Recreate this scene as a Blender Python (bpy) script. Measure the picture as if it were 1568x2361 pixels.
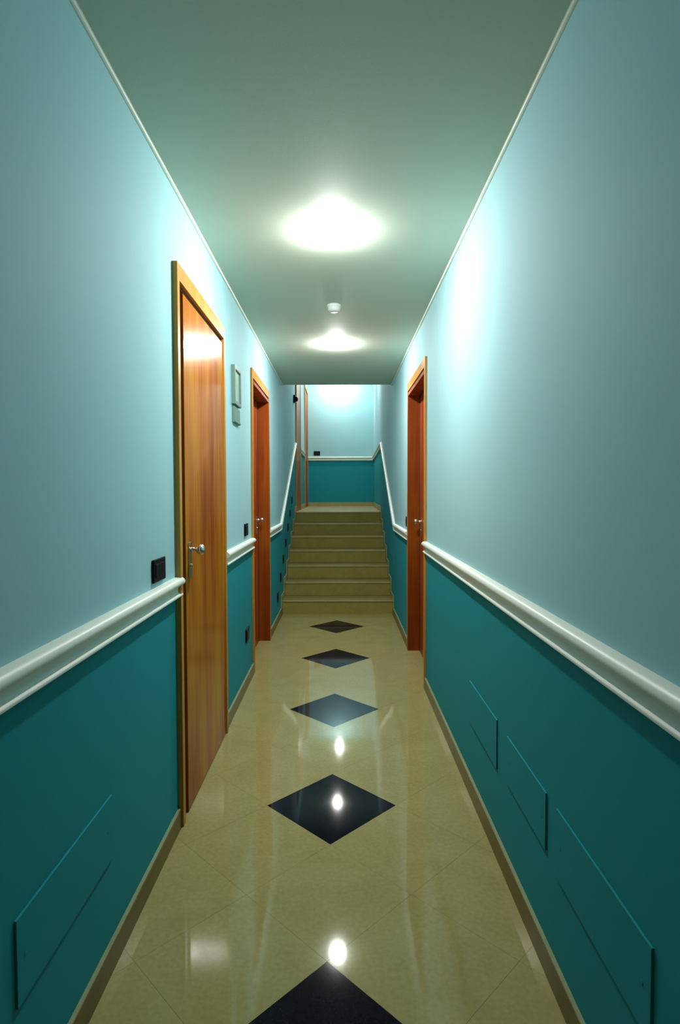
import bpy, bmesh, math, random
from mathutils import Vector, Matrix
random.seed(4)
S = bpy.context.scene
for o in list(bpy.data.objects): bpy.data.objects.remove(o)

# ---------------------------------------------------------------- camera
EYE = 1.29
FPX = 1336.956
cam_data = bpy.data.cameras.new('camera')
cam = bpy.data.objects.new('camera', cam_data); S.collection.objects.link(cam)
cam_data.sensor_fit = 'VERTICAL'; cam_data.sensor_height = 36.0
cam_data.lens = FPX / 2361 * 36.0
cam_data.clip_start = 0.02
PITCH, YAW, ROLL = 0.0349, -0.0010, -0.0024
fwd = Vector((math.sin(YAW) * math.cos(PITCH), math.cos(YAW) * math.cos(PITCH), -math.sin(PITCH)))
q = fwd.to_track_quat('-Z', 'Y').to_matrix().to_4x4()
cam.matrix_world = Matrix.Translation((0, 0, EYE)) @ q @ Matrix.Rotation(-ROLL * -1, 4, 'Z')
S.camera = cam

# ---------------------------------------------------------------- world, light, exposure
W = bpy.data.worlds.new('world'); S.world = W; W.use_nodes = True
W.node_tree.nodes['Background'].inputs[0].default_value = (0.01, 0.03, 0.05, 1)
W.node_tree.nodes['Background'].inputs[1].default_value = 0.2
S.view_settings.view_transform = 'Standard'
S.view_settings.look = 'None'
S.view_settings.gamma = 1
S.view_settings.use_curve_mapping = False
S.view_settings.exposure = -0.10
LAMP_COL = (1.0, 0.975, 0.94)
LAMP_STRENGTH = 1050.0          # corridor lamps
LANDING_STRENGTH = 850.0       # lamps over the upper landing

# ---------------------------------------------------------------- dimensions
XL, XR = -0.627, 0.556
CEIL = 2.44
YB = -3.6                       # wall behind the camera
Y_STAIR = 6.08; RISE = 0.145; GO = 0.31; NST = 7
Y_TOP = Y_STAIR + GO * (NST - 1)     # 7.94
Z_TOP = RISE * NST                   # 1.015
Y_CEIL = 6.28
Y_END = 11.0
XR_END = 0.628
CEIL2 = 3.47
LEFT_RAIL = [(5.98, 0.0), (7.98, 1.0)]
RIGHT_RAIL = [(5.88, 0.0), (7.80, 0.99)]
RAIL_TOP = 0.968

# ---------------------------------------------------------------- materials
def new_mat(name):
    m = bpy.data.materials.new(name); m.use_nodes = True
    nt = m.node_tree; b = nt.nodes['Principled BSDF']
    return m, nt, b

def rgb(c): return (c[0], c[1], c[2], 1)

def plaster(name, col, rough=0.55, var=0.06, bump=0.06, spec=0.4, scale=160):
    m, nt, b = new_mat(name); N = nt.nodes; L = nt.links
    tc = N.new('ShaderNodeTexCoord')
    n1 = N.new('ShaderNodeTexNoise'); n1.inputs['Scale'].default_value = scale; n1.inputs['Detail'].default_value = 4
    n2 = N.new('ShaderNodeTexNoise'); n2.inputs['Scale'].default_value = 1.4; n2.inputs['Detail'].default_value = 3
    L.new(tc.outputs['Object'], n1.inputs['Vector']); L.new(tc.outputs['Object'], n2.inputs['Vector'])
    mix = N.new('ShaderNodeMix'); mix.data_type = 'RGBA'
    mix.inputs[6].default_value = rgb([c * (1 - var) for c in col]); mix.inputs[7].default_value = rgb([min(1, c * (1 + var)) for c in col])
    ad = N.new('ShaderNodeMath'); ad.operation = 'ADD'; ad.use_clamp = True
    ml = N.new('ShaderNodeMath'); ml.operation = 'MULTIPLY'; ml.inputs[1].default_value = 0.5
    ml2 = N.new('ShaderNodeMath'); ml2.operation = 'MULTIPLY'; ml2.inputs[1].default_value = 0.5
    L.new(n1.outputs['Fac'], ml.inputs[0]); L.new(n2.outputs['Fac'], ml2.inputs[0])
    L.new(ml.outputs[0], ad.inputs[0]); L.new(ml2.outputs[0], ad.inputs[1])
    L.new(ad.outputs[0], mix.inputs[0]); L.new(mix.outputs[2], b.inputs['Base Color'])
    b.inputs['Roughness'].default_value = rough
    b.inputs['Specular IOR Level'].default_value = spec
    bp = N.new('ShaderNodeBump'); bp.inputs['Strength'].default_value = bump; bp.inputs['Distance'].default_value = 0.002
    L.new(n1.outputs['Fac'], bp.inputs['Height']); L.new(bp.outputs[0], b.inputs['Normal'])
    return m

def stone(name, dark, light, rough=0.12, spec=0.5, scale=70, coat=0.0):
    m, nt, b = new_mat(name); N = nt.nodes; L = nt.links
    tc = N.new('ShaderNodeTexCoord')
    n1 = N.new('ShaderNodeTexNoise'); n1.inputs['Scale'].default_value = scale; n1.inputs['Detail'].default_value = 6
    n2 = N.new('ShaderNodeTexNoise'); n2.inputs['Scale'].default_value = 5; n2.inputs['Detail'].default_value = 5; n2.inputs['Distortion'].default_value = 1.2
    L.new(tc.outputs['Object'], n1.inputs['Vector']); L.new(tc.outputs['Object'], n2.inputs['Vector'])
    mx = N.new('ShaderNodeMix'); mx.inputs[0].default_value = 0.45
    L.new(n1.outputs['Fac'], mx.inputs[2]); L.new(n2.outputs['Fac'], mx.inputs[3])
    r = N.new('ShaderNodeValToRGB'); r.color_ramp.elements[0].position = 0.36; r.color_ramp.elements[1].position = 0.64
    r.color_ramp.elements[0].color = rgb(dark); r.color_ramp.elements[1].color = rgb(light)
    L.new(mx.outputs[0], r.inputs[0]); L.new(r.outputs[0], b.inputs['Base Color'])
    b.inputs['Roughness'].default_value = rough
    b.inputs['Specular IOR Level'].default_value = spec
    b.inputs['Coat Weight'].default_value = coat
    return m

def wood(name, dark, mid, light, rough=0.25, coat=0.3, spec=0.5):
    m, nt, b = new_mat(name); N = nt.nodes; L = nt.links
    tc = N.new('ShaderNodeTexCoord')
    mp = N.new('ShaderNodeMapping'); mp.inputs['Scale'].default_value = (26, 26, 1.1); mp.inputs['Rotation'].default_value = (0.06, 0, 0)
    L.new(tc.outputs['Object'], mp.inputs[0])
    n1 = N.new('ShaderNodeTexNoise'); n1.inputs['Scale'].default_value = 2.2; n1.inputs['Detail'].default_value = 7; n1.inputs['Distortion'].default_value = 0.5
    L.new(mp.outputs[0], n1.inputs['Vector'])
    mp2 = N.new('ShaderNodeMapping'); mp2.inputs['Scale'].default_value = (5, 5, 0.9); mp2.inputs['Rotation'].default_value = (0.22, 0, 0)
    L.new(tc.outputs['Object'], mp2.inputs[0])
    n2 = N.new('ShaderNodeTexNoise'); n2.inputs['Scale'].default_value = 1.3; n2.inputs['Detail'].default_value = 3
    L.new(mp2.outputs[0], n2.inputs['Vector'])
    mx = N.new('ShaderNodeMix'); mx.inputs[0].default_value = 0.74
    L.new(n1.outputs['Fac'], mx.inputs[2]); L.new(n2.outputs['Fac'], mx.inputs[3])
    r = N.new('ShaderNodeValToRGB'); e = r.color_ramp.elements
    e[0].position = 0.36; e[0].color = rgb(dark); e[1].position = 0.66; e[1].color = rgb(light)
    k = e.new(0.5); k.color = rgb(mid)
    L.new(mx.outputs[0], r.inputs[0]); L.new(r.outputs[0], b.inputs['Base Color'])
    b.inputs['Roughness'].default_value = rough; b.inputs['Coat Weight'].default_value = coat
    b.inputs['Coat Roughness'].default_value = 0.03; b.inputs['Specular IOR Level'].default_value = spec
    return m

def plain(name, col, rough=0.4, metal=0.0, spec=0.5, var=0.05, scale=40):
    m, nt, b = new_mat(name); N = nt.nodes; L = nt.links
    tc = N.new('ShaderNodeTexCoord'); n = N.new('ShaderNodeTexNoise'); n.inputs['Scale'].default_value = scale
    L.new(tc.outputs['Object'], n.inputs['Vector'])
    mix = N.new('ShaderNodeMix'); mix.data_type = 'RGBA'
    mix.inputs[6].default_value = rgb([c * (1 - var) for c in col]); mix.inputs[7].default_value = rgb([min(1, c * (1 + var)) for c in col])
    L.new(n.outputs['Fac'], mix.inputs[0]); L.new(mix.outputs[2], b.inputs['Base Color'])
    b.inputs['Roughness'].default_value = rough; b.inputs['Metallic'].default_value = metal
    b.inputs['Specular IOR Level'].default_value = spec
    return m

def emissive(name, col, strength):
    m, nt, b = new_mat(name)
    b.inputs['Base Color'].default_value = (0.9, 0.9, 0.88, 1)
    b.inputs['Emission Color'].default_value = rgb(col); b.inputs['Emission Strength'].default_value = strength
    return m

M = {}
M['upper'] = plaster('upper_wall_paint', (0.36, 0.63, 0.675), rough=0.75, spec=0.2)
M['lower'] = plaster('teal_dado_paint', (0.016, 0.275, 0.325), rough=0.65, spec=0.10, var=0.05)
M['ceil'] = plaster('ceiling_paint', (0.56, 0.635, 0.53), rough=0.7, spec=0.3, bump=0.1)
M['white'] = plaster('white_moulding_paint', (0.78, 0.84, 0.76), rough=0.35, var=0.02, bump=0.02)
M['bead'] = plaster('bead_paint', (0.56, 0.66, 0.56), rough=0.5, var=0.02, bump=0.02)
M['lining'] = wood('lining_wood', (0.20, 0.032, 0.004), (0.28, 0.055, 0.005), (0.38, 0.11, 0.010), rough=0.4, coat=0.05, spec=0.2)
M['tile'] = stone('beige_stone_tile', (0.30, 0.27, 0.10), (0.37, 0.33, 0.14), rough=0.05, spec=0.3)
M['black_tile'] = stone('black_stone_tile', (0.003, 0.002, 0.008), (0.005, 0.004, 0.014), rough=0.05, spec=0.14, scale=90)
M['joint'] = plain('tile_joint', (0.27, 0.24, 0.10), rough=0.8)
M['stairstone'] = stone('stair_stone', (0.27, 0.225, 0.05), (0.35, 0.29, 0.08), rough=0.4, spec=0.15)
M['dimmed_tread'] = stone('dimmed_tread_stone', (0.20, 0.165, 0.045), (0.26, 0.215, 0.065), rough=0.35, spec=0.12)  # stair stone darkened to cancel the extra light on the treads
M['landing'] = stone('landing_stone', (0.34, 0.29, 0.13), (0.42, 0.36, 0.17), rough=0.4, spec=0.2)
M['skirt'] = stone('skirting_stone', (0.13, 0.09, 0.022), (0.18, 0.13, 0.035), rough=0.3, spec=0.25)
M['skirt_edge'] = stone('skirting_edge', (0.24, 0.28, 0.15), (0.30, 0.34, 0.18), rough=0.3)
M['wood'] = wood('cherry_wood', (0.27, 0.055, 0.006), (0.42, 0.13, 0.010), (0.52, 0.21, 0.018), rough=0.24, coat=0.12, spec=0.05)
M['casing'] = wood('casing_wood', (0.46, 0.19, 0.03), (0.55, 0.25, 0.04), (0.62, 0.30, 0.055), rough=0.4, coat=0.05, spec=0.3)
M['red_wood'] = wood('reddish_cherry_wood', (0.19, 0.018, 0.004), (0.27, 0.035, 0.005), (0.36, 0.085, 0.010), rough=0.4, coat=0.05, spec=0.3)
M['gap_shade'] = plain('gap_shade_wood', (0.05, 0.016, 0.006), rough=0.6)  # shade of rebates, grooves and gaps put into the wood colour
M['metal'] = plain('brushed_nickel', (0.75, 0.70, 0.62), rough=0.25, metal=1.0)
M['brass'] = plain('brass', (0.8, 0.55, 0.2), rough=0.25, metal=1.0)
M['black'] = plain('black_plastic', (0.004, 0.004, 0.010), rough=0.4, spec=0.15)
M['black2'] = plain('black_plastic_key', (0.006, 0.005, 0.014), rough=0.35, spec=0.2)
M['lampwhite'] = plain('white_plastic', (0.8, 0.84, 0.8), rough=0.4)
M['lamp'] = emissive('lamp_glass', LAMP_COL, LAMP_STRENGTH)
M['lamp2'] = emissive('landing_lamp_glass', LAMP_COL, LANDING_STRENGTH)
M['frame'] = plain('grey_green_frame', (0.16, 0.27, 0.23), rough=0.4)
M['paper'] = plain('pale_green_sheet', (0.34, 0.56, 0.44), rough=0.35)
M['tag'] = plain('grey_green_plate', (0.13, 0.26, 0.21), rough=0.45)

# ---------------------------------------------------------------- helpers
def link(name, bm, mats, parent=None, smooth=False):
    me = bpy.data.meshes.new(name)
    bmesh.ops.recalc_face_normals(bm, faces=bm.faces)
    bm.to_mesh(me); bm.free()
    for m in (mats if isinstance(mats, (list, tuple)) else [mats]): me.materials.append(m)
    if smooth:
        for p in me.polygons: p.use_smooth = True
    o = bpy.data.objects.new(name, me); S.collection.objects.link(o)
    if parent is not None: o.parent = parent
    return o

def empty(name, loc=(0, 0, 0)):
    o = bpy.data.objects.new(name, None); S.collection.objects.link(o); o.location = loc
    o.empty_display_size = 0.1
    return o

def tag(o, label=None, cat=None, group=None, kind=None):
    if label: o['label'] = label
    if cat: o['category'] = cat
    if group: o['group'] = group
    if kind: o['kind'] = kind
    return o

def box(bm, a, b, bevel=0.0):
    x0, x1 = sorted((a[0], b[0])); y0, y1 = sorted((a[1], b[1])); z0, z1 = sorted((a[2], b[2]))
    vs = [bm.verts.new(v) for v in ((x0,y0,z0),(x1,y0,z0),(x1,y1,z0),(x0,y1,z0),(x0,y0,z1),(x1,y0,z1),(x1,y1,z1),(x0,y1,z1))]
    fs = [bm.faces.new([vs[i] for i in f]) for f in ((0,3,2,1),(4,5,6,7),(0,1,5,4),(1,2,6,5),(2,3,7,6),(3,0,4,7))]
    if bevel > 0:
        es = list({e for f in fs for e in f.edges})
        bmesh.ops.bevel(bm, geom=es, offset=bevel, segments=2, affect='EDGES', profile=0.5)
    return fs

def B(a, b, bevel=0.0):
    bm = bmesh.new(); box(bm, a, b, bevel); return bm

def prism_yz(bm, poly, xa, xb, mi=0):
    """polygon in the y-z plane, extruded between two x planes; x may be callables of y"""
    fa = xa if callable(xa) else (lambda y: xa)
    fb = xb if callable(xb) else (lambda y: xb)
    A = [bm.verts.new((fa(y), y, z)) for y, z in poly]
    C = [bm.verts.new((fb(y), y, z)) for y, z in poly]
    n = len(poly); fs = [bm.faces.new(A), bm.faces.new(C[::-1])]
    for i in range(n):
        fs.append(bm.faces.new((A[i], C[i], C[(i+1) % n], A[(i+1) % n])))
    for f in fs: f.material_index = mi
    return fs

def lathe(bm, prof, center, axis='Z', n=24, sign=1):
    """prof: list of (radius, height) ; axis Z down when sign=-1; axis X for knobs"""
    rings = []
    for r, hh in prof:
        ring = []
        if r < 1e-6:
            ring = [None]
            p = (0, 0, sign * hh) if axis == 'Z' else (sign * hh, 0, 0)
            ring = [bm.verts.new(Vector(center) + Vector(p))]
        else:
            for i in range(n):
                a = 2 * math.pi * i / n
                p = (r * math.cos(a), r * math.sin(a), sign * hh) if axis == 'Z' else (sign * hh, r * math.cos(a), r * math.sin(a))
                ring.append(bm.verts.new(Vector(center) + Vector(p)))
        rings.append(ring)
    for a, b in zip(rings, rings[1:]):
        for i in range(n):
            if len(a) == 1 and len(b) == 1: continue
            if len(a) == 1: bm.faces.new((a[0], b[i], b[(i+1) % n]))
            elif len(b) == 1: bm.faces.new((a[i], a[(i+1) % n], b[0]))
            else: bm.faces.new((a[i], a[(i+1) % n], b[(i+1) % n], b[i]))

def clip_poly(poly, axis, val, keep_less):
    out = []
    for i in range(len(poly)):
        p, r = poly[i], poly[(i+1) % len(poly)]
        ip = (p[axis] <= val) if keep_less else (p[axis] >= val)
        ir = (r[axis] <= val) if keep_less else (r[axis] >= val)
        if ip: out.append(p)
        if ip != ir:
            t = (val - p[axis]) / (r[axis] - p[axis])
            out.append((p[0] + t * (r[0] - p[0]), p[1] + t * (r[1] - p[1])))
    return out

def lift(pts, y):
    if y <= pts[0][0]: return pts[0][1]
    if y >= pts[1][0]: return pts[1][1]
    return pts[0][1] + (y - pts[0][0]) / (pts[1][0] - pts[0][0]) * (pts[1][1] - pts[0][1])

def right_x(y):
    if y <= 7.80: return XR
    return XR + (XR_END - XR) * (y - 7.80) / (Y_END - 7.80)

# ---------------------------------------------------------------- doors: opening table (side, y0, y1, head z, floor z)
# y0/y1 = clear opening in the wall
D1 = dict(side=-1, y0=2.222, gap=0.070, cw=0.031, y1=3.055, top=2.090, base=0.0)
D2 = dict(side=-1, y0=4.112, cw=0.040, th=0.013, y1=5.016, top=2.095, base=0.0)
D3 = dict(side=1, y0=3.788, cw=0.040, th=0.013, y1=4.700, top=2.095, base=0.0)
D4 = dict(side=-1, y0=8.150, y1=8.930, top=Z_TOP + 2.09, base=Z_TOP)
D5 = dict(side=-1, y0=10.12, y1=10.90, top=Z_TOP + 2.09, base=Z_TOP)

# ---------------------------------------------------------------- walls
T = 0.14
DADO = 0.93
def wall(name, doors, rail, xin, side, label):
    """wall in y-z pieces: upper paint above the rail line, teal below"""
    xin_f = xin if callable(xin) else (lambda y: xin)
    xout = lambda y: xin_f(y) + side * T
    ys = sorted({YB, rail[0][0], rail[1][0], Y_CEIL, 7.80, Y_TOP, Y_END} | {d['y0'] for d in doors} | {d['y1'] for d in doors})
    up = bmesh.new(); lo = bmesh.new()
    for a, b in zip(ys, ys[1:]):
        if b - a < 1e-4: continue
        mid = (a + b) / 2
        dz_a, dz_b = DADO + lift(rail, a), DADO + lift(rail, b)
        top = CEIL2 + 0.05 if mid > Y_CEIL - 0.3 else CEIL + 0.05
        if mid > Y_CEIL: top = CEIL2 + 0.05
        else: top = CEIL + 0.05
        d = [d for d in doors if d['y0'] - 1e-4 < mid < d['y1'] + 1e-4]
        if d:
            prism_yz(up, [(a, d[0]['top']), (b, d[0]['top']), (b, top), (a, top)], xin, xout)
            if d[0]['base'] > 0.5: prism_yz(lo, [(a, -0.05), (b, -0.05), (b, d[0]['base']), (a, d[0]['base'])], xin, xout)
            prism_yz(up, [(a, -0.05), (b, -0.05), (b, d[0]['top']), (a, d[0]['top'])], lambda y: xout(y) , lambda y: xout(y) + side * 0.02)
        else:
            prism_yz(up, [(a, dz_a), (b, dz_b), (b, top), (a, top)], xin, xout)
            prism_yz(lo, [(a, -0.05), (b, -0.05), (b, dz_b), (a, dz_a)], xin, xout)
    o = link(name, up, M['upper'])
    tag(o, label, 'wall', kind='structure')
    link('dado', lo, M['lower'], o)['label'] = 'dark teal painted lower wall'
    return o

wl = wall('wall_left', [D1, D2, D4, D5], LEFT_RAIL, XL, -1, 'left wall, pale blue above and teal below the white rail')
wr = wall('wall_right', [D3], RIGHT_RAIL, right_x, 1, 'right wall, pale blue above and teal below the white rail')

# far wall of the landing
bm = B((XL - T, Y_END, Z_TOP + DADO), (XR_END + T, Y_END + 0.12, CEIL2 + 0.05))
we = tag(link('wall_back', bm, M['upper']), 'far wall above the stairs, brightly lit at its top', 'wall', kind='structure')
link('dado', B((XL - T, Y_END, Z_TOP - 0.2), (XR_END + T, Y_END + 0.12, Z_TOP + DADO)), M['lower'], we)['label'] = 'teal painted lower wall'
# wall behind the camera
wf = tag(link('wall_front', B((XL - T, YB - 0.12, DADO), (XR + T, YB, CEIL + 0.05)), M['upper']), 'wall closing the corridor behind the viewer', 'wall', kind='structure')
link('dado', B((XL - T, YB - 0.12, -0.05), (XR + T, YB, DADO)), M['lower'], wf)

# ---------------------------------------------------------------- ceilings
bm = bmesh.new()
box(bm, (XL - T, YB - 0.12, CEIL), (XR + T, Y_CEIL, CEIL + 0.14))
box(bm, (XL - T, Y_CEIL - 0.14, CEIL + 0.14), (XR + T, Y_CEIL, CEIL2 + 0.14))
tag(link('ceiling', bm, M['ceil']), 'greenish white ceiling over the lower corridor', 'ceiling', kind='structure')
tag(link('ceiling', B((XL - T, Y_CEIL, CEIL2), (XR_END + T, Y_END + 0.12, CEIL2 + 0.12)), M['ceil']),
    'higher ceiling over the stairs and the upper landing', 'ceiling', kind='structure')

# ---------------------------------------------------------------- floor with diagonal tiles
fl = tag(link('floor', B((XL - T, YB - 0.12, -0.12), (XR + T, Y_STAIR + 0.3, -0.0012)), M['joint']),
         'polished beige tiled corridor floor with a row of black diamonds', 'floor', kind='structure')
DG, Y0D, XC = 0.529, 2.343, -0.0403
for j in range(-18, 16):
    for i in range(-3, 4):
        if (i + j) % 2: continue
        cx, cy = XC + i * DG / 2, Y0D + j * DG / 2
        black = (i == 0 and j % 4 == 0)
        hd = DG / 2 - (0.0 if black else 0.0004)
        if black: hd -= 0.0003
        poly = [(cx - hd, cy), (cx, cy - hd), (cx + hd, cy), (cx, cy + hd)]
        for ax, v, less in ((0, XL - 0.001, False), (0, XR + 0.001, True), (1, YB, False), (1, Y_STAIR + 0.02, True)):
            poly = clip_poly(poly, ax, v, less)
            if len(poly) < 3: break
        if len(poly) < 3: continue
        area = abs(sum(poly[k][0] * poly[(k+1) % len(poly)][1] - poly[(k+1) % len(poly)][0] * poly[k][1] for k in range(len(poly)))) / 2
        if area < 2e-4: continue
        bm = bmesh.new()
        A = [bm.verts.new((x, y, 0)) for x, y in poly]; C = [bm.verts.new((x, y, -0.0012)) for x, y in poly]
        bm.faces.new(A); bm.faces.new(C[::-1])
        for k in range(len(poly)): bm.faces.new((A[k], C[k], C[(k+1) % len(poly)], A[(k+1) % len(poly)]))
        t = link('tile', bm, M['black_tile'] if black else M['tile'], fl)
        if black: t['label'] = 'glossy black diamond tile'

tag(link('floor', B((XL - T, Y_TOP + 0.005, Z_TOP - 0.15), (XR_END + T, Y_END + 0.1, Z_TOP)), M['landing']),
    'beige floor of the landing at the top of the stairs', 'floor', kind='structure')

# ---------------------------------------------------------------- staircase
st = tag(empty('staircase', (0, Y_STAIR, 0)), 'flight of seven beige stone steps rising from the corridor to the landing', 'stairs')
def rel(bm, o): bmesh.ops.translate(bm, verts=bm.verts, vec=-Vector(o.location)); return bm
for sx, xw in ((1, XL), (-1, XR)):
    link('side_skirting', rel(B((xw + sx * 0.0003, Y_STAIR - 0.055, 0.0765), (xw + sx * 0.0115, Y_STAIR - 0.0005, RISE + 0.06)), st), M['skirt_edge'], st)
    link('side_skirting', rel(B((xw + sx * 0.0003, Y_STAIR, 0.0), (xw + sx * 0.0115, Y_STAIR + 0.02, RISE - 0.0005)), st), M['skirt_edge'], st)
for k in range(NST):
    y = Y_STAIR + k * GO; z = k * RISE
    ye = y + GO + 0.012 if k < NST - 1 else y + 0.03
    xa, xb = XL + 0.012, XR - 0.012
    link('riser', rel(B((xa, y, z), (xb, y + 0.02, z + RISE - 0.018)), st), M['stairstone'], st)
    link('tread', rel(B((xa, y + 0.003, z + RISE - 0.018), (xb, ye - 0.02 if k < NST - 1 else Y_TOP + 0.004, z + RISE)), st), M['dimmed_tread'], st)
    link('nosing', rel(B((xa, y - 0.007, z + RISE - 0.015), (xb, y + 0.003, z + RISE), 0.002), st), M['landing'], st)['label'] = 'paler rounded step edge'
    if k < NST - 1:
        for sx, xw in ((1, XL), (-1, XR)):
            bm = bmesh.new()
            box(bm, (xw + sx * 0.0003, y + 0.0, z + RISE), (xw + sx * 0.0115, y + GO - 0.0005, z + RISE + 0.06))
            box(bm, (xw + sx * 0.0003, y + GO - 0.075, z + RISE + 0.06), (xw + sx * 0.0115, y + GO - 0.0005, z + 2 * RISE + 0.06))
            link('side_skirting', rel(bm, st), M['skirt_edge'], st)

# ---------------------------------------------------------------- skirting boards
def skirting(name, side, y0, y1, z=0.0, label=''):
    xf = (lambda y: XL) if side < 0 else right_x
    s = -side
    bm = bmesh.new(); prism_yz(bm, [(y0, z), (y1, z), (y1, z + 0.072), (y0, z + 0.072)], lambda y: xf(y), lambda y: xf(y) + s * 0.012)
    o = tag(link(name, bm, M['skirt'] if z < 0.5 else M['landing']), label, 'skirting board', kind='structure')
    bm = bmesh.new(); prism_yz(bm, [(y0, z + 0.072), (y1, z + 0.072), (y1, z + 0.076), (y0, z + 0.076)], lambda y: xf(y), lambda y: xf(y) + s * 0.011)
    link('top_edge', bm, M['skirt_edge'], o)['label'] = 'paler top edge'
skirting('baseboard_left', -1, YB, 2.195, 0, 'brown stone skirting at the left, nearest, up to the first door')
skirting('baseboard_left', -1, 3.098, 4.078, 0, 'short brown skirting between the two left doors')
skirting('baseboard_left', -1, 5.043, 6.08, 0, 'short brown skirting between the second left door and the stairs')
skirting('baseboard_right', 1, YB, 3.758, 0, 'long brown skirting along the right wall up to its door')
skirting('baseboard_right', 1, 4.727, 6.08, 0, 'short brown skirting between the right door and the stairs')
skirting('baseboard_left', -1, Y_TOP, 8.09, Z_TOP, 'tiny skirting at the stair head before the first landing door')
skirting('baseboard_left', -1, 8.99, 10.06, Z_TOP, 'landing skirting between the two doors up there')
skirting('baseboard_right', 1, Y_TOP, Y_END, Z_TOP, 'skirting along the right side of the landing')
o = tag(link('baseboard_back', B((XL, Y_END - 0.012, Z_TOP), (XR_END, Y_END, Z_TOP + 0.072)), M['landing']), 'skirting at the foot of the far wall', 'skirting board', kind='structure')
link('top_edge', B((XL, Y_END - 0.012, Z_TOP + 0.072), (XR_END, Y_END, Z_TOP + 0.078)), M['skirt_edge'], o)

# ---------------------------------------------------------------- white chair rail
PROF = [(0, 0), (0.010, -0.001), (0.020, -0.004), (0.027, -0.009), (0.031, -0.016), (0.031, -0.023), (0.027, -0.029), (0.020, -0.033),
        (0.0135, -0.037), (0.0100, -0.044), (0.0095, -0.055), (0.0130, -0.062), (0.021, -0.0655), (0.0225, -0.069), (0.0215, -0.073), (0, -0.073)]
RAILN = [0]
def chair_rail(side, pts, label):
    """pts: (y, z_top) along the wall"""
    xf = (lambda y: XL) if side < 0 else right_x
    s = -side; bm = bmesh.new(); rings = []
    for y, zt in pts:
        rings.append([bm.verts.new((xf(y) + s * (p[0] - 0.0), y, zt + p[1])) for p in PROF])
    n = len(PROF)
    for a, b in zip(rings, rings[1:]):
        for i in range(n): bm.faces.new((a[i], a[(i+1) % n], b[(i+1) % n], b[i]))
    bm.faces.new(rings[0]); bm.faces.new(rings[-1][::-1])
    RAILN[0] += 1
    o = link('trim_%d' % RAILN[0], bm, M['white'], smooth=True)
    o.data.set_sharp_from_angle(angle=math.radians(50))
    return tag(o, label, 'moulding', kind='structure')
chair_rail(-1, [(YB, RAIL_TOP), (2.215, RAIL_TOP)], 'white moulded rail on the left wall, nearest stretch')
chair_rail(-1, [(3.112, RAIL_TOP), (4.085, RAIL_TOP)], 'white moulded rail between the two left doors')
chair_rail(-1, [(5.043, RAIL_TOP), (LEFT_RAIL[0][0], RAIL_TOP), (LEFT_RAIL[1][0], RAIL_TOP + LEFT_RAIL[1][1]), (8.09, RAIL_TOP + 1.0)],
           'white moulded rail climbing along the left of the stairs')
chair_rail(-1, [(8.99, RAIL_TOP + 1.0), (10.06, RAIL_TOP + 1.0)], 'white rail stub between the two landing doors')
chair_rail(1, [(YB, RAIL_TOP), (3.768, RAIL_TOP)], 'long white moulded rail on the right wall up to its door')
chair_rail(1, [(4.727, RAIL_TOP), (RIGHT_RAIL[0][0], RAIL_TOP), (RIGHT_RAIL[1][0], RAIL_TOP + 0.99), (Y_END - 0.031, RAIL_TOP + 0.99)],
           'white moulded rail climbing along the right of the stairs')
bm = bmesh.new()
A = [bm.verts.new((XL, Y_END - p[0], RAIL_TOP + 0.985 + p[1])) for p in PROF]
C = [bm.verts.new((XR_END, Y_END - p[0], RAIL_TOP + 0.985 + p[1])) for p in PROF]
for i in range(len(PROF)): bm.faces.new((A[i], A[(i+1) % len(PROF)], C[(i+1) % len(PROF)], C[i]))
bm.faces.new(A); bm.faces.new(C[::-1])
tag(link('trim_7', bm, M['white']), 'white moulded rail across the far wall', 'moulding', kind='structure')

# cornice bead between wall and ceiling
for side, x, nm in ((-1, XL, 'left'), (1, XR, 'right')):
    bm = bmesh.new(); s = -side; A = []; C = []
    pr = [(0, 0), (0, -0.011), (0.004, -0.0105), (0.008, -0.008), (0.0105, -0.004), (0.011, 0)]
    for px, pz in pr:
        A.append(bm.verts.new((x + s * px, YB, CEIL + pz))); C.append(bm.verts.new((x + s * px, Y_CEIL, CEIL + pz)))
    for i in range(len(pr)): bm.faces.new((A[i], A[(i+1) % len(pr)], C[(i+1) % len(pr)], C[i]))
    bm.faces.new(A); bm.faces.new(C[::-1])
    tag(link('trim_%d' % (8 if side < 0 else 9), bm, M['bead']), 'thin white bead where the %s wall meets the ceiling' % nm, 'moulding', kind='structure')

# ---------------------------------------------------------------- doors
def P(side, depth, y, z):
    """point on a wall: depth > 0 sticks out into the corridor"""
    w = XL if side < 0 else XR
    return (w - side * depth, y, z)

def bx(side, d0, d1, y0, y1, z0, z1, bevel=0.0):
    return B(P(side, d0, y0, z0), P(side, d1, y1, z1), bevel)

def casing_prism(side, kind, y0, y1, base, top, w, th, h):
    """mitred casing pieces around an opening; prism in y-z plane"""
    w0 = XL if side < 0 else XR
    bm = bmesh.new()
    a, b = y0, y1
    if kind == 'near': poly = [(a - w, base), (a, base), (a, top), (a - w, top + h)]
    elif kind == 'far': poly = [(b, base), (b + w, base), (b + w, top + h), (b, top)]
    else: poly = [(a - w, top + h), (a, top), (b, top), (b + w, top + h)]
    prism_yz(bm, poly, w0 - side * 0.0005, w0 - side * th)
    return bm

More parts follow.
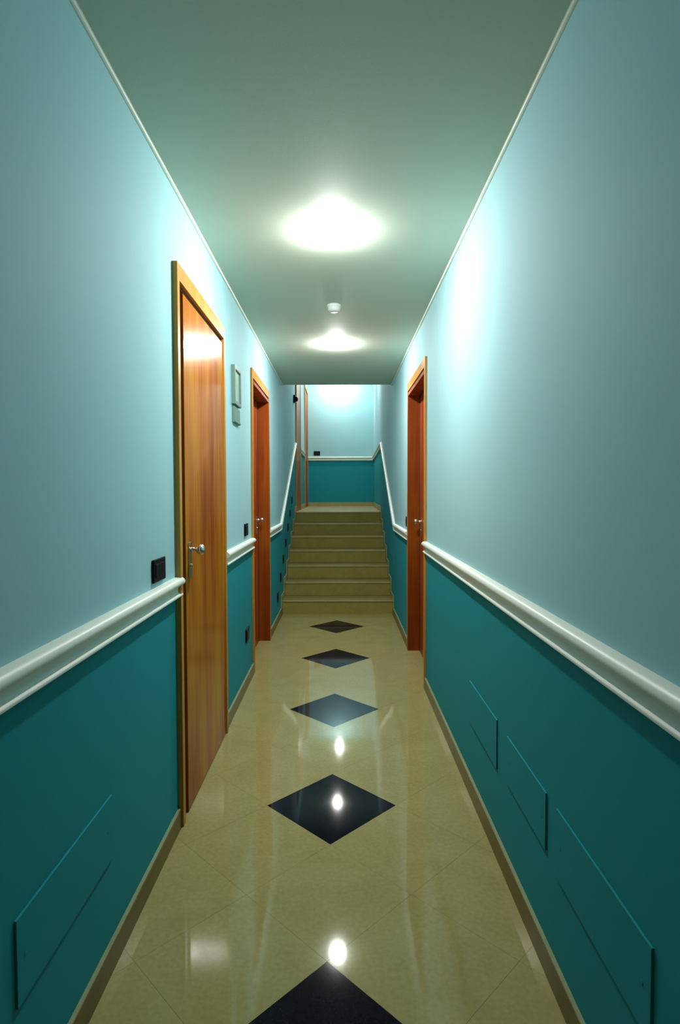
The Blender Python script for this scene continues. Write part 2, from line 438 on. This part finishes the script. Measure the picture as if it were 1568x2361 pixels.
def handle_set(door, side, face, y, z, plate=True):
    """nickel knob with a long plate on a leaf face (face = depth of the leaf surface)"""
    s = -side; w = XL if side < 0 else XR
    h = link('handle', (lambda bm: (lathe(bm, [(0, 0), (0.011, 0), (0.011, 0.014), (0.008, 0.018), (0.008, 0.024), (0.014, 0.028), (0.0205, 0.034), (0.0225, 0.043),
                                              (0.020, 0.052), (0.013, 0.057), (0, 0.059)], (w + s * (face + 0.004), y, z), 'X', 20, s), bm)[1])(bmesh.new()), M['metal'], door, True)
    h['label'] = 'polished nickel door knob'
    pl = bx(side, face, face + 0.0045, y - 0.019, y + 0.019, z - 0.115, z + 0.03, 0.0015)
    p = link('lock_plate', pl, M['metal'], door); p['label'] = 'nickel lock plate'
    bm = bmesh.new(); lathe(bm, [(0, 0.0), (0.0085, 0.0), (0.0085, 0.006), (0.006, 0.008), (0, 0.008)], (w + s * (face + 0.0045), y, z - 0.065), 'X', 14, s)
    link('lock_cylinder', bm, M['brass'], p, True)

def door(name, D, label, flush, leaf_mat, cas_mat, handle=None, cas_w=0.055, th=0.020):
    side, y0, y1, top, base = D['side'], D['y0'], D['y1'], D['top'], D['base']
    d = tag(empty(name, P(side, 0, (y0 + y1) / 2, base)), label, 'door', kind='structure')
    def add(nm, bm, mat, lab=None):
        bmesh.ops.translate(bm, verts=bm.verts, vec=-Vector(d.location))
        o = link(nm, bm, mat, d)
        if lab: o['label'] = lab
        return o
    for k in ('near', 'far', 'head'): add('casing', casing_prism(side, k, y0, y1, base, top, D.get('cw', cas_w), D.get('th', th), 0.062), cas_mat)
    e = 0.0008
    if flush:
        # leaf almost level with the casing, a dark rebate showing at its near side and top
        add('rebate', bx(side, -0.060, -0.030, y0 + e, y1 - e, base + e, top - e), M['gap_shade'], 'dark rebate around the leaf')
        bm = bmesh.new()
        box(bm, P(side, -0.0295, y0 + e, base + e), P(side, 0.004, y0 + 0.008, top - e))
        box(bm, P(side, -0.0295, y1 - 0.008, base + e), P(side, 0.004, y1 - e, top - e))
        box(bm, P(side, -0.0295, y0 + 0.008, top - 0.010), P(side, 0.004, y1 - 0.008, top - e))
        add('jamb', bm, M['gap_shade'], 'dark inner edge of the frame')
        lf = add('leaf', bx(side, -0.0290, 0.013, y0 + D.get('gap', 0.04), y1 - 0.009, base + 0.006, top - 0.024, 0.002), leaf_mat, 'flat glossy orange-brown veneer leaf')
        face = 0.013
    else:
        # stepped casing and deep reveal, leaf set back
        R = 0.086
        bm = bmesh.new()
        for (a, b, c, f) in ((y0 + e, y0 + 0.004, base + e, top - e), (y1 - 0.012, y1 - e, base + e, top - e)):
            box(bm, P(side, -0.135, a, c), P(side, 0.004, b, f))
        box(bm, P(side, -0.135, y0 + 0.004, top - 0.018), P(side, -0.004, y1 - 0.012, top - e))
        add('jamb', bm, M['gap_shade'], 'dark groove behind the casing')
        j = 0.012; jt = 0.018
        add('seam_shade', bx(side, -0.125, -R + 0.008, y1 - 0.052, y1 - 0.0325, base + 0.004, top - 0.046), M['gap_shade'], 'dark strip painting the shade of the seam beside the leaf')  # dark strip added where the gap beside the leaf lies in shade
        add('lining', bx(side, -0.130, 0.010, y0 + 0.004, y0 + 0.018, base, top - jt - 0.024), M["lining"])
        add('lining', bx(side, -0.130, 0.014, y1 - j - 0.020, y1 - j, base, top - jt - 0.024), M["lining"])
        add('lining', bx(side, -0.130, 0.014, y0 + j, y1 - j, top - jt - 0.024, top - jt), M["lining"])
        lf = add('leaf', bx(side, -0.130, -R + 0.006, y0 + 0.020, y1 - j - 0.040, base + 0.006, top - jt - 0.027, 0.002), leaf_mat, 'set-back veneer leaf')
        add('threshold', bx(side, -0.138, -0.0005, y0 + e, y1 - e, base - 0.10, base - 0.0003), M['tile'], 'beige tiled threshold')
        face = -R + 0.006
    if handle:
        before = set(bpy.data.objects)
        handle_set(d, side, face, handle[0], handle[1])
        for o in set(bpy.data.objects) - before:
            if o.type == 'MESH' and o.parent == d or (o.parent and o.parent.parent == d):
                o.data.transform(Matrix.Translation(-Vector(d.location)))
    return d

door('door_1', D1, 'nearest door on the left, flush orange-brown wood with a bright reflection near its top', True, M['wood'], M['casing'], (2.345, 1.057))
d2 = door('door_2', D2, 'second door on the left, reddish wood set deep in its frame', False, M['red_wood'], M['casing'], (4.86, 1.055))
bm = bmesh.new(); lathe(bm, [(0, 0), (0.012, 0), (0.012, 0.004), (0.007, 0.007), (0, 0.007)], (XL - 0.092, 4.90, 1.47), 'X', 16, 1)
bmesh.ops.translate(bm, verts=bm.verts, vec=-Vector(d2.location))
link('door_viewer', bm, M['brass'], d2, True)['label'] = 'small brass viewer'
door('door_3', D3, 'only door on the right wall, dark reddish wood set deep in its frame', False, M['red_wood'], M['casing'], (4.53, 1.055))
door('door_4', D4, 'brown door on the landing just past the top step on the left', True, M['red_wood'], M['casing'])
door('door_5', D5, 'farthest brown door, at the left end of the landing beside the far wall', True, M['red_wood'], M['casing'])

# ---------------------------------------------------------------- black switch plates
def plate(name, side, y0, y1, z0, z1, label, keys=3, group='black wall plates'):
    o = empty(name, P(side, 0, (y0 + y1) / 2, z0))
    tag(o, label, 'socket' if 'socket' in name else 'switch', group)
    loc = Vector(o.location)
    def add(nm, bm, m): bmesh.ops.translate(bm, verts=bm.verts, vec=-loc); return link(nm, bm, m, o)
    add('cover', bx(side, 0.0, 0.009, y0, y1, z0, z1, 0.0025), M['black'])
    w = (y1 - y0 - 0.03) / keys
    for k in range(keys):
        a = y0 + 0.015 + k * w
        add('rocker' if 'switch' in name else 'outlet', bx(side, 0.0085, 0.0115, a + 0.001, a + w - 0.001, z0 + 0.016, z1 - 0.016, 0.001), M['black2'])
    return o
plate('light_switch', -1, 1.912, 2.040, 0.986, 1.064, 'large black switch plate on the left wall just before the first door')
plate('light_switch', -1, 3.755, 3.875, 1.002, 1.082, 'black switch plate above the rail between the two left doors')
plate('wall_socket', -1, 3.775, 3.895, 0.300, 0.385, 'low black socket on the teal wall between the two left doors')
plate('light_switch', 1, 4.752, 4.872, 0.998, 1.082, 'black switch plate just beyond the right door')
o = tag(empty('wall_socket', (-0.445, Y_END, Z_TOP + 0.96)), 'black plate above the rail on the far wall', 'socket', 'black wall plates')
link('cover', B((-0.06, -0.009, 0), (0.06, 0, 0.082), 0.0025), M['black'], o)
for k in range(3): link('outlet', B((-0.045 + k * 0.03 + 0.001, -0.0115, 0.016), (-0.045 + (k + 1) * 0.03 - 0.001, -0.0085, 0.066), 0.001), M['black2'], o)

# ---------------------------------------------------------------- black step lights beside the stairs
names = ['lowest', 'second', 'third', 'fourth', 'fifth', 'sixth', 'topmost']
for k, nm in enumerate(names):
    y = 5.73 + k * 0.288; z = 0.247 + k * 0.156
    o = tag(empty('step_light', (XL, y, z)), '%s small black plate in the row climbing the left side of the stairs' % nm, 'step light', 'black plates beside the stairs')
    link('cover', B((0, -0.055, -0.046), (0.008, 0.055, 0.046), 0.002), M['black'], o)
    link('louvre', B((0.0078, -0.040, -0.020), (0.0105, 0.040, 0.020), 0.001), M['black2'], o)

# ---------------------------------------------------------------- flat hatch covers low on the walls
def hatch(side, y0, y1, z0, z1, label):
    o = tag(empty('access_panel', P(side, 0, (y0 + y1) / 2, z0)), label, 'access panel', 'teal hatch covers')
    loc = Vector(o.location)
    bm = bx(side, 0.0, 0.005, y0, y1, z0, z1, 0.0009); bmesh.ops.translate(bm, verts=bm.verts, vec=-loc)
    link('cover', bm, M['lower'], o)
    bm = bmesh.new(); lathe(bm, [(0, 0), (0.0045, 0), (0.0045, 0.0008), (0, 0.0012)], P(side, 0.005, y0 + 0.03, (z0 + z1) / 2), 'X', 12, -side)
    bmesh.ops.translate(bm, verts=bm.verts, vec=-loc)
    link('screw', bm, M['lower'], o)
    bm = bmesh.new(); lathe(bm, [(0, 0), (0.0045, 0), (0.0045, 0.0008), (0, 0.0012)], P(side, 0.005, y1 - 0.03, (z0 + z1) / 2), 'X', 12, -side)
    bmesh.ops.translate(bm, verts=bm.verts, vec=-loc)
    link('screw', bm, M['lower'], o)
hatch(1, 2.030, 2.465, 0.302, 0.479, 'farthest of three teal hatch covers low on the right wall')
hatch(1, 1.537, 1.905, 0.318, 0.476, 'middle of three teal hatch covers low on the right wall')
hatch(1, 1.004, 1.462, 0.300, 0.477, 'nearest of three teal hatch covers low on the right wall')
hatch(-1, 1.080, 1.546, 0.296, 0.470, 'teal hatch cover low on the left wall')

# ---------------------------------------------------------------- framed notice and plate on the left wall
nt_ = tag(empty('framed_notice', (XL, 3.465, 1.80)), 'narrow pale green framed notice high on the wall between the left doors', 'notice')
y0, y1, z0, z1 = -0.105, 0.105, 0.0, 0.225
fw = 0.022
for a, b in (((0, y0, z0), (0.022, y0 + fw, z1)), ((0, y1 - fw, z0), (0.022, y1, z1)), ((0, y0 + fw, z0), (0.022, y1 - fw, z0 + fw)), ((0, y0 + fw, z1 - fw), (0.022, y1 - fw, z1))):
    link('frame_bar', B(a, b, 0.002), M['frame'], nt_)
link('sheet', B((0.0, y0 + fw, z0 + fw), (0.012, y1 - fw, z1 - fw)), M['paper'], nt_)['label'] = 'pale green sheet'
tg = tag(empty('wall_plate', (XL, 3.475, 1.695)), 'grey-green plate fixed directly below the framed notice', 'plate')
link('plate', B((0, -0.10, 0), (0.012, 0.10, 0.095), 0.003), M['tag'], tg)
link('lip', B((0.012, -0.095, 0.004), (0.017, 0.095, 0.014), 0.001), M['tag'], tg)

# ---------------------------------------------------------------- alarm device beside the landing door
al = tag(empty('alarm_sounder', (XL, 7.80, 2.53)), 'small black device high on the left wall near the landing door', 'alarm')
link('back_box', B((0, -0.045, -0.05), (0.03, 0.045, 0.05), 0.006), M['black'], al)
bm = bmesh.new(); lathe(bm, [(0.036, 0), (0.036, 0.012), (0.03, 0.024), (0.018, 0.032), (0, 0.034)], (0.029, 0, 0), 'X', 20, 1)
link('dome', bm, M['black2'], al, True)

# ---------------------------------------------------------------- ceiling lamps and detector
def ceiling_lamp(x, y, zc, mat, label, group):
    o = tag(empty('ceiling_light', (x, y, zc)), label, 'lamp', group)
    bm = bmesh.new(); lathe(bm, [(0, 0), (0.042, 0), (0.042, 0.006), (0, 0.006)], (0, 0, 0), 'Z', 32, -1)
    link('base_ring', bm, M['lampwhite'], o, True)
    bm = bmesh.new()
    pr = [(0, 0.0065)] + [(0.046 * math.sin(math.radians(t)), 0.0065 + 0.030 * math.cos(math.radians(t))) for t in (90, 75, 60, 45, 30, 15)] + [(0, 0.0365)]
    lathe(bm, pr, (0, 0, 0), 'Z', 24, -1)
    link('glass_dome', bm, mat, o, True)
    return o
ceiling_lamp(-0.035, 2.60, CEIL, M['lamp'], 'nearest glowing ceiling lamp, the larger glare in the corridor', 'ceiling lamps')
ceiling_lamp(-0.032, 4.56, CEIL, M['lamp'], 'second glowing ceiling lamp, beyond the white detector', 'ceiling lamps')
ceiling_lamp(-0.057, 8.72, CEIL2, M['lamp2'], 'lamp over the landing near the stair head, seen only as a floor reflection', 'ceiling lamps')
ceiling_lamp(-0.03, 10.66, CEIL2, M['lamp2'], 'lamp over the landing next to the far wall, seen only by its glow', 'ceiling lamps')

sd = tag(empty('smoke_detector', (-0.038, 3.62, CEIL)), 'small white detector on the ceiling between the two corridor lamps', 'detector')
bm = bmesh.new(); lathe(bm, [(0, 0), (0.045, 0), (0.045, 0.010), (0.043, 0.014), (0, 0.014)], (0, 0, 0), 'Z', 32, -1)
link('base', bm, M['lampwhite'], sd, True)
bm = bmesh.new(); lathe(bm, [(0, 0.014), (0.040, 0.014), (0.039, 0.024), (0.034, 0.034), (0.026, 0.040), (0, 0.041)], (0, 0, 0), 'Z', 32, -1)
link('sensor_cap', bm, M['lampwhite'], sd, True)
